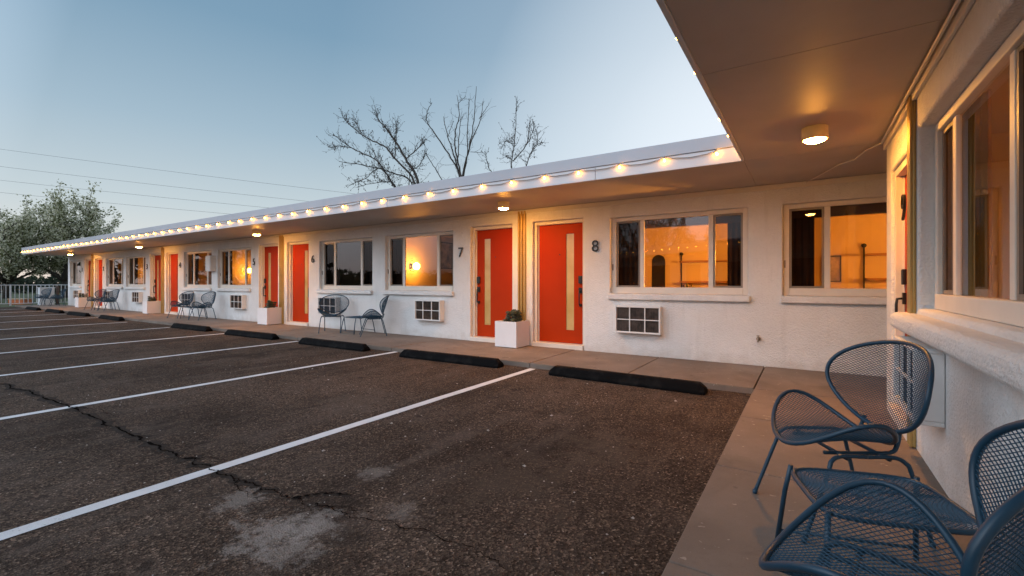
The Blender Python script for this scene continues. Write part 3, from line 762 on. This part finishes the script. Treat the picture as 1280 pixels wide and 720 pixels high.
def spline(pts, n=6, closed=False):
    P = [Vector(p) for p in pts]; out = []; k = len(P)
    for i in range(k if closed else k - 1):
        p0 = P[(i - 1) % k] if closed or i else P[0]; p1 = P[i]; p2 = P[(i + 1) % k]; p3 = P[(i + 2) % k] if closed or i < k - 2 else P[-1]
        for j in range(n):
            t = j / n
            out.append(tuple(.5 * ((2 * p1) + (p2 - p0) * t + (2 * p0 - 5 * p1 + 4 * p2 - p3) * t * t + (3 * p1 - p0 - 3 * p2 + p3) * t ** 3)))
    if not closed: out.append(tuple(P[-1]))
    return out
def seat_pt(u, v):              # u across, v towards the back
    return (.314 * u, -.04 + .222 * v * (1 - .10 * u * u), .398 + .146 * abs(u) ** 2.1 - .026 * (1 - u * u) * (1 if v < 0 else .4) * abs(v))
def back_pt(u, v):              # u across, v up
    h = .206 * v; return (.332 * (1 + .103 * v) * u, .189 + .307 * (h + .206) - .147 * u * u * (.7 + .3 * v), .649 + h)
def chair(label, near=False):
    o = thing('metal_chair', label, 'chair', (0, 0, 0), 0, 'blue metal mesh chairs')
    vs, fs = diamond_disk(seat_pt, .314, .222, .0145, .021); mesh_panel('seat', vs, fs, M['bluemesh'], .0042, o)
    vs, fs = diamond_disk(back_pt, .332, .206, .021, .0125); mesh_panel('backrest', vs, fs, M['bluemesh'], .0042, o)
    ring = [2 * math.pi * i / 56 for i in range(56)]
    q = MB(); q.tube([seat_pt(math.cos(a), math.sin(a)) for a in ring], .0105, 8, True); local(q.build('seat_rim', M['blue']), o)
    q = MB(); q.tube([back_pt(math.cos(a), math.sin(a)) for a in ring], .0105, 8, True); local(q.build('back_rim', M['blue']), o)
    q = MB()
    for sx in (-1, 1):
        q.tube(spline([(sx * .13, -.14, .362), (sx * .13, .02, .362), (sx * .13, .15, .368), (sx * .125, .185, .40), (sx * .115, .205, .47)], 6), .0095, 8)
    q.tube([(-.2, -.08, .360), (.2, -.08, .360)], .009, 8); q.tube([(-.2, .10, .360), (.2, .10, .360)], .009, 8); local(q.build('under_frame', M['blue']), o)
    for sx in (-1, 1):
        for sy in (-1, 1):
            q = MB()
            fx, fy = sx * .235, (-.285 if sy < 0 else .25)
            q.tube(spline([(sx * .205, 0, .372), (sx * .205, sy * .11, .372), (sx * .212, sy * .155, .352), (sx * .222, sy * .178, .30), (fx, fy, .008)], 7), .0095, 8)
            q.lathe([(.0115, 0), (.0125, .006), (.0115, .022)], (fx, fy, -.0), 10); local(q.build('leg', M['blue']), o)
    return o
def table_pt(u, v):
    k = 1 / max(1e-6, (abs(u) ** 5 + abs(v) ** 5) ** .2) * math.hypot(u, v) if (u or v) else 1
    return (.235 * u * k, .215 * v * k, .360)
def table(label):
    o = thing('side_table', label, 'side table', (0, 0, 0), 0, 'low blue mesh tables between the chairs')
    vs, fs = diamond_disk(table_pt, .235, .215, .0145, .019); mesh_panel('tabletop', vs, fs, M['bluemesh'], .0042, o)
    q = MB(); q.tube([table_pt(math.cos(2 * math.pi * i / 64), math.sin(2 * math.pi * i / 64)) for i in range(64)], .0095, 8, True); local(q.build('rim', M['blue']), o)
    q = MB()
    for y in (-.10, .08): q.tube([(-.225, y, .348), (.225, y, .348)], .007, 8)
    local(q.build('support_bar', M['blue']), o)
    for sx in (-1, 1):
        for sy in (-1, 1):
            q = MB(); q.tube([(sx * .222, sy * .20, .372), (sx * .235, sy * .235, .25), (sx * .255, sy * .275, .006)], .0100, 8); local(q.build('leg', M['blue']), o)
    for sy in (-1, 1):
        q = MB(); q.tube([(-.25, sy * .265, .06), (.25, sy * .265, .06)], .0065, 8); local(q.build('stretcher', M['blue']), o)
    return o
def face(dx, dy): return math.atan2(dy, dx) + math.pi / 2       # local -y points along (dx, dy)
CH = [(.127, 2.737, -1.065, 'near blue mesh chair by the white air conditioner of the right wing'),
      (.165, 1.446, 4.484, 'nearest blue mesh chair, cut by the lower right corner of the photo'),
      (-9.25, 6.62, face(.66, -.75), 'blue mesh chair under the window next to door 6, facing the camera'),
      (-7.92, 6.70, face(-.60, -.80), 'blue mesh chair seen from its side under the window left of door 7'),
      (-17.15, 6.62, face(.22, -.97), 'left chair of the pair between doors 4 and 5'),
      (-15.65, 6.62, face(.15, -.98), 'right chair of the pair between doors 4 and 5'),
      (-25.3, 6.62, face(.25, -.97), 'left chair of the pair in front of door 2'),
      (-23.75, 6.62, face(.18, -.98), 'right chair of the pair between doors 2 and 3'),
      (-32.05, 6.35, face(.3, -.95), 'farthest blue chair, in front of the white cabinet by the railing'),
      (-30.75, 6.62, face(-.1, -1), 'blue chair at the far corner of the motel under the first window')]
c0 = chair('x')
for i, (x, y, rz, lb) in enumerate(CH):
    o = c0 if i == 0 else copy_tree(c0)
    o.location = (x, y, ZW + .001); o.rotation_euler = (0, 0, rz); o['label'] = lb
TB = [(.215, 2.14, R(17), 'near blue mesh side table between the two big chairs'), (-8.58, 6.80, R(-4), 'blue side table between the chairs left of door 7'),
      (-16.4, 6.68, R(3), 'blue side table between the chairs left of door 5'), (-24.5, 6.7, R(0), 'blue side table between the chairs left of door 3'),
      (-31.4, 6.5, R(0), 'farthest blue side table by the white railing')]
t0 = table('x')
for i, (x, y, rz, lb) in enumerate(TB):
    o = t0 if i == 0 else copy_tree(t0)
    o.location = (x, y, ZW + .001); o.rotation_euler = (0, 0, rz); o['label'] = lb

# ------------------------------------------------------------------ railing, cabinet, things beyond
XR = -33.0
rl = thing('railing', 'white metal railing at the far end of the walkway', 'railing', (XR, 5., ZW))
q = MB(); q.box(-.025, .025, -5., 4., 1.0, 1.035); local(q.build('top_rail', M['rail'], bevel=.004), rl)
q = MB(); q.box(-.018, .018, -5., 4., .09, .12); local(q.build('bottom_rail', M['rail']), rl)
for y in [-4.2, -1.9, .42, 2.75]:
    q = MB(); q.box(-.028, .028, y - .028, y + .028, .0, .999); local(q.build('post', M['rail']), rl)
for i in range(58):
    y = -4.9 + i * .152
    if min(abs(y - v) for v in (-4.2, -1.9, .42, 2.75)) < .05: continue
    q = MB(); q.box(-.011, .011, y - .011, y + .011, .121, .999); local(q.build('baluster', M['rail']), rl)
t = thing('utility_cabinet', 'white metal cabinet behind the farthest chairs by the railing', 'cabinet', (-32.72, 6.62, ZW))
q = MB(); q.box(-.2, .2, -.27, .27, 0, .86); local(q.build('body', M['cabinet'], bevel=.01), t)
q = MB(); q.box(-.22, .22, -.29, .29, .861, .90); local(q.build('lid', M['cabinet'], bevel=.008), t)
q = MB(); q.box(-32.78, -32.66, 6.98, 7.10, ZW - .02, 1.03); tag(q.build('wooden_post', M['wpost'], bevel=.01), 'dark wooden post beside the white cabinet', 'post')
pp = ground(37, 381.5, -.02)
t = thing('garden_box', 'low orange garden box with a tan top beyond the railing', 'garden box', (pp.x - 2, pp.y, -.02), TH)
q = MB(); q.box(-.42, .42, -.25, .25, 0, .28); local(q.build('box', M['orange'], bevel=.01), t)
q = MB(); q.box(-.45, .45, -.28, .28, .281, .33); local(q.build('lid', M['tan'], bevel=.008), t)

# ------------------------------------------------------------------ trees
def limb(b, pts, r0, r1, n=7): b.tube(pts, r0, n, False, r1)
def leafy(loc, top, rad, seed, label, nleaf, asx=1.0):
    rg = random.Random(seed); o = thing('blossoming_tree', label, 'tree', loc, 0)
    tr = MB(); H = top; cl = []
    trunkh = H * .16
    limb(tr, [(0, 0, -.1), (.05, .02, trunkh * .6), (.1, .05, trunkh)], .24, .19, 10)
    for i in range(14):
        a = i * 2.4 + rg.uniform(-.3, .3); up = rg.uniform(.02, 1.); el = .35 + .75 * up
        L = (H - trunkh) * (.55 + .38 * up) * rg.uniform(.9, 1.05)
        p = Vector((.1, .05, trunkh * rg.uniform(.8, 1))); d = Vector((math.cos(a) * math.cos(el), math.sin(a) * math.cos(el), math.sin(el))); pts = [p.copy()]
        for s_ in range(7):
            d = (d + Vector((rg.uniform(-.16, .16), rg.uniform(-.16, .16), .09))).normalized(); p = p + d * L / 7
            if math.hypot(p.x, p.y) > rad * .92: d.x *= .3; d.y *= .3
            pts.append(p.copy())
            if s_ >= 1:
                for _ in range(2):
                    d2 = (d + Vector((rg.uniform(-1, 1), rg.uniform(-1, 1), rg.uniform(-.5, .8)))).normalized(); l2 = L * rg.uniform(.12, .26)
                    q = p + d2 * l2; q2 = q + (d2 + Vector((0, 0, .3))).normalized() * l2 * .7
                    limb(tr, [tuple(p), tuple(q), tuple(q2)], .03, .008, 5)
                    for c in (q.lerp(p, .4), q, q2, q.lerp(q2, .5)): cl.append((c, rg.uniform(.22, .42)))
        cl.append((pts[-1], .4)); cl.append((pts[-2], .4))
        limb(tr, [tuple(x) for x in pts], .105, .018, 7)
    local(tr.build('trunk', M['bark'], recalc=False), o)
    lf = MB()
    for k in range(nleaf):
        c, r = cl[rg.randrange(len(cl))]
        v = Vector((rg.gauss(0, 1), rg.gauss(0, 1), rg.gauss(0, 1))) * r * .55
        p = c + v; s = rg.uniform(.05, .115)
        a = Vector((rg.gauss(0, 1), rg.gauss(0, 1), rg.gauss(0, .7))).normalized(); e = a.orthogonal().normalized(); e = (e * math.cos(k) + a.cross(e) * math.sin(k)); f_ = a.cross(e)
        lf.add([tuple(p - e * s), tuple(p - f_ * s * .6), tuple(p + e * s), tuple(p + f_ * s * .6)], [(0, 1, 2, 3)])
    local(lf.build('crown', M['blossom'], recalc=False), o)
    return o
v = at(80, 353, 37); leafy((v.x, v.y, -.02), 8.3, 4.3, 5, 'blossoming tree rising behind the far roof corner, the taller one', 21000)
v = at(8, 353, 35); leafy((v.x, v.y, -.02), 8.0, 3.4, 12, 'blossoming tree at the left edge of the photo behind the railing', 17000)
# low dark hedge along the horizon
rg = random.Random(4); b = MB()
for k in range(9000):
    px = rg.uniform(-260, 240); f = rg.uniform(50, 58); h = (1.0 + .9 * noise.noise(Vector((px * .05, 0, 1))) + .5 * noise.noise(Vector((px * .2, 3, 1)))) * 1.0
    p = at(px, 353, f); z = rg.uniform(0, 1) ** .8 * max(.5, h + .9); s = rg.uniform(.1, .22); a = rg.uniform(0, 6.28); t = rg.uniform(-.6, .6)
    e = Vector((math.cos(a), math.sin(a), t)).normalized(); g_ = Vector((-math.sin(a) * .5, math.cos(a) * .5, .8)).normalized()
    c = Vector((p.x, p.y, z)); b.add([tuple(c - e * s), tuple(c - g_ * s), tuple(c + e * s), tuple(c + g_ * s)], [(0, 1, 2, 3)])
tag(b.build('hedge', M['hedge'], recalc=False), 'dark hedge far behind the railing and the trees', 'hedge', kind='stuff')

def Z(x, y): return (400 + x / 4.267, 100 + y / 4.267)
def bare(label, f, base, limbs, seed, twig_n, bud):
    rg = random.Random(seed); bp = at(*Z(*base), f); o = thing('bare_tree', label, 'tree', (bp.x, bp.y, -.02), 0); org = Vector((bp.x, bp.y, -.02))
    tr = MB(); tw = MB(); bd = MB(); fw = Vector((-sT, cT, 0))
    limb(tr, [(0, 0, -.05), (.03, 0, 2), tuple(bp - org - Vector((0, 0, .6)))], .17, .12, 9)
    for li, (pts, r0) in enumerate(limbs):
        dep = rg.uniform(-1.3, 1.3); n = len(pts); P = []
        root_low = pts[0][1] > 470
        if root_low: P.append(bp - org - Vector((0, 0, .9)))
        for i, p in enumerate(pts):
            P.append(at(*Z(*p), f) - org + fw * (dep * (i / max(1, n - 1)) if root_low else dep * .4))
        S = [Vector(q) for q in spline(P, 6)]
        S = [q + Vector((rg.uniform(-1, 1), rg.uniform(-1, 1), rg.uniform(-1, 1))) * .018 for q in S]
        limb(tr, [tuple(q) for q in S], r0, .010, 6)
        for i in range(4 if root_low else 1, len(S) - 1):
            for _ in range(twig_n):
                if rg.random() < .35: continue
                d = (S[i + 1] - S[i]).normalized(); d2 = (d * .7 + Vector((rg.gauss(0, .55), rg.gauss(0, .55), rg.gauss(.12, .5)))).normalized()
                L = rg.uniform(.2, .68) * (1.2 - .6 * i / len(S)); q = [S[i]]; 
                for s_ in range(4):
                    d2 = (d2 + Vector((rg.gauss(0, .16), rg.gauss(0, .16), .12))).normalized(); q.append(q[-1] + d2 * L / 4)
                tw.tube([tuple(x) for x in q], .0068, 4, False, .003)
                for x in q[1:]:
                    if rg.random() < .55:
                        d3 = (d2 + Vector((rg.gauss(0, .8), rg.gauss(0, .8), rg.gauss(0, .6)))).normalized(); y = x + d3 * rg.uniform(.08, .28); tw.tube([tuple(x), tuple(y)], .006, 3, False, .0035)
                        if rg.random() < bud: bd.ball(tuple(y), rg.uniform(.009, .019), 5, 3, 1.8)
                    if rg.random() < bud * .6: bd.ball(tuple(x + Vector((rg.gauss(0, .02), rg.gauss(0, .02), -.02))), rg.uniform(.009, .020), 5, 3, 2.0)
    local(tr.build('trunk', M['bark'], recalc=False), o); local(tw.build('twigs', M['twig'], recalc=False), o)
    if bd.v: local(bd.build('buds', M['bud'], recalc=False), o)
bare('bare budding tree leaning left behind the roof, leftmost of three', 19, (470, 620), [
    ([(522, 555), (470, 440), (410, 340), (370, 280), (330, 230), (322, 190)], .07), ([(500, 545), (400, 420), (340, 350), (240, 300), (150, 230), (100, 175)], .055),
    ([(402, 575), (340, 480), (300, 430), (180, 370), (80, 300)], .05), ([(490, 550), (380, 500), (280, 480), (150, 470)], .04), ([(470, 430), (540, 370), (555, 330)], .025),
    ([(330, 470), (295, 375)], .02), ([(400, 420), (410, 300), (405, 240)], .025), ([(340, 480), (260, 540), (200, 590)], .022), ([(180, 370), (110, 360), (70, 370)], .016), ([(240, 300), (205, 240)], .014),
    ([(480, 500), (520, 460), (550, 400)], .02), ([(400, 560), (330, 560), (240, 600)], .016)], 3, 3, .5)
bare('bare upright tree with bent branches behind the roof, tallest of three', 20, (745, 600), [
    ([(742, 515), (715, 400), (680, 290), (660, 200)], .05), ([(745, 518), (700, 420), (620, 300), (580, 240), (582, 190), (612, 150)], .045), ([(752, 515), (722, 380), (720, 280), (740, 180), (730, 72)], .05),
    ([(760, 515), (790, 400), (825, 230), (838, 60)], .05), ([(766, 510), (800, 330), (850, 190), (862, 70)], .04), ([(845, 200), (892, 130)], .015), ([(740, 120), (775, 85)], .012), ([(590, 260), (555, 225)], .012),
    ([(652, 535), (600, 450), (560, 385)], .03), ([(790, 400), (790, 250), (800, 110)], .025), ([(745, 430), (750, 300), (760, 215)], .025), ([(800, 380), (870, 385)], .012), ([(680, 290), (710, 210)], .014)], 9, 1, 0)
bare('bare slender tree behind the roof, rightmost of three', 20, (1050, 560), [
    ([(1022, 475), (1040, 320), (1045, 165)], .035), ([(1030, 440), (1110, 340), (1145, 240)], .025), ([(1095, 465), (1140, 350), (1195, 320)], .025), ([(1105, 345), (1120, 230)], .02),
    ([(1035, 360), (1000, 330), (970, 365)], .014), ([(912, 490), (890, 420)], .02), ([(1030, 420), (990, 400)], .012), ([(1120, 400), (1160, 330), (1150, 260)], .014)], 21, 3, .4)

# the motel office across the lot, at the photographer's back (mirrored in the windows)
of = thing('office_building', 'white office across the parking lot, mirrored in the window beside door 8', 'office', (-4.5, -7.2, 0), math.atan2(.615, .89))
q = MB(); q.box(-9, 6, -8, -1.4, 0, 2.6); local(q.build('wall', M['stucco']), of)
q = MB(); q.box(-9.6, 6.6, -8.4, 0, 2.6, 3.0); local(q.build('roof', M['fascia'], bevel=.01), of)
for x in (-7.5, -4.6, .6, 3.4):
    q = MB(); q.box(x, x + 1.9, -1.45, -1.38, .95, 2.2); f_ = local(q.build('window', M['cream']), of)
    q = MB(); q.box(x + .07, x + 1.83, -1.376, -1.372, 1.02, 2.13); local(q.build('pane', M['acdark']), f_)
q = MB(); q.box(-1.6, -.7, -1.44, -1.38, .02, 2.1); local(q.build('door', M['red']), of)
mo = of.matrix_basis.copy(); ca, sa = math.cos(of.rotation_euler.z), math.sin(of.rotation_euler.z)
string_lights([(-4.5 + ca * x - sa * .02, -7.2 + sa * x + ca * .02, 2.85) for x in [-9 + .56 * i for i in range(28)]], (-sa, ca, 0), 'string of bulbs along the office eave, mirrored in the window beside door 8')
leafy((-9.5, -19., -.02), 8.2, 3.4, 31, 'dark tree behind the office, mirrored in the window beside door 8', 9000)

# far-off wood west and south of the lot (mirrored in the windows)
rg = random.Random(8); b = MB()
for k in range(9000):
    a = rg.uniform(0, 1); x, y = (-46 + 30 * max(0, a - .5) * 2 + rg.uniform(-3, 3), 3.5 - 60 * min(a, .5) * 2 + rg.uniform(-2, 0))
    top = (5.5 if a < .14 else 2.4) + (2.2 if a < .14 else .9) * noise.noise(Vector((x * .22, y * .22, 0))) + .8 * noise.noise(Vector((x * .7, y * .7, 4)))
    z = max(.1, top * rg.random() ** .7); s = rg.uniform(.25, .55); e = Vector((rg.gauss(0, 1), rg.gauss(0, 1), rg.gauss(0, 1))).normalized(); f_ = e.orthogonal().normalized(); c = Vector((x, y, z))
    b.add([tuple(c - e * s), tuple(c - f_ * s * .7), tuple(c + e * s), tuple(c + f_ * s * .7)], [(0, 1, 2, 3)])
tag(b.build('treeline', M['hedge'], recalc=False), 'dark treeline across the lot, mirrored in the far windows', 'trees', kind='stuff')

# power lines
for k, (a, c, lb) in enumerate([((-160, 164), (620, 262), 'topmost of the four power lines crossing the left sky'), ((-160, 188), (620, 275), 'second power line from the top in the left sky'),
                            ((-160, 207), (620, 285), 'third power line from the top in the left sky'), ((-160, 224), (620, 294), 'lowest of the four power lines, behind the blossoming tree')]):
    A, B = at(*a, 62), at(*c, 66); q = MB(); pts = []
    for i in range(25):
        t = i / 24; p = A.lerp(B, t); p.z -= 1.1 * 4 * t * (1 - t) * .35; pts.append(tuple(p))
    q.tube(pts, .017, 5); tag(q.build('power_line', M['wire']), lb, 'power line', 'power lines in the sky')

# ------------------------------------------------------------------ sky and light
FILL_AZ, FILL_EL = Vector((-.75, -1, 0)).normalized(), R(42)
w = bpy.data.worlds.new('World'); bpy.context.scene.world = w; w.use_nodes = True
t = w.node_tree; t.nodes.clear()
class WN(NT):
    def __init__(s, t): s.t = t; s.n = t.nodes; s.co = s.new('ShaderNodeTexCoord')
n = WN(t)
out = n.new('ShaderNodeOutputWorld'); bg = n.new('ShaderNodeBackground'); n.link(bg.outputs[0], out.inputs[0])
gen = n.co.outputs['Generated']
sx = n.new('ShaderNodeSeparateXYZ'); n.link(gen, sx.inputs[0])
el = n.math('MAXIMUM', sx.outputs[2], 0.)
base = n.ramp(el, [(0., (.86, .72, .62)), (.05, (.74, .74, .71)), (.14, (.56, .645, .68)), (.28, (.365, .495, .595)), (.45, (.205, .345, .475)), (.65, (.15, .27, .41)), (1., (.07, .15, .25))])
def dot(v):
    d = n.new('ShaderNodeVectorMath'); d.operation = 'DOT_PRODUCT'; n.link(gen, d.inputs[0]); d.inputs[1].default_value = Vector(v).normalized(); return d.outputs['Value']
# afterglow behind the building to the right
gl = n.ramp(dot((-.02, 1, .16)), [(.60, (0, 0, 0)), (.80, (.13, .13, .13)), (.93, (.6, .6, .6)), (1., (1, 1, 1))])
c1 = n.mix(gl, base, (.88, .95, 1.02))
# western sky at the camera's back, brightness raised to light the walls
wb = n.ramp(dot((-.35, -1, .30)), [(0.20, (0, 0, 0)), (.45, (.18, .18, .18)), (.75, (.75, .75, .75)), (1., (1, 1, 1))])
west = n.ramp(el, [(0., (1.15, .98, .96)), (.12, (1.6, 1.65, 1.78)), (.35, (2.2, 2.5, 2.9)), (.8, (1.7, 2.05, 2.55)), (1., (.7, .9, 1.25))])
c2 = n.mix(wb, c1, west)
sky = n.new('ShaderNodeTexSky'); sky.sky_type = 'NISHITA'; sky.sun_disc = False; sky.sun_elevation = FILL_EL
sky.sun_rotation = math.atan2(FILL_AZ.x, FILL_AZ.y)
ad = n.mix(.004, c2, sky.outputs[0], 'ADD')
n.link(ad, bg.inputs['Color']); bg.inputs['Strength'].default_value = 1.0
sl = bpy.data.lights.new('dusk_fill', 'SUN'); sl.energy = .22; sl.angle = R(35); sl.color = (1, .93, .88)  # wide soft fill added to brighten the walls; the dusk has no sun
so = bpy.data.objects.new('dusk_fill', sl); C.objects.link(so)
sd = Vector((FILL_AZ.x * math.cos(FILL_EL), FILL_AZ.y * math.cos(FILL_EL), math.sin(FILL_EL)))
so.rotation_euler = sd.to_track_quat('Z', 'Y').to_euler(); so.location = (0, 0, 20)

sc = bpy.context.scene
sc.view_settings.view_transform = 'Standard'; sc.view_settings.look = 'None'; sc.view_settings.exposure = 0; sc.view_settings.gamma = 1
try:
    sc.cycles.use_denoising = True; sc.cycles.denoiser = 'OPENIMAGEDENOISE'; sc.cycles.denoising_input_passes = 'RGB_ALBEDO_NORMAL'
    sc.cycles.sample_clamp_indirect = 6; sc.cycles.max_bounces = 10; sc.cycles.transparent_max_bounces = 24; sc.cycles.use_light_tree = True
except Exception as e_: print(e_)
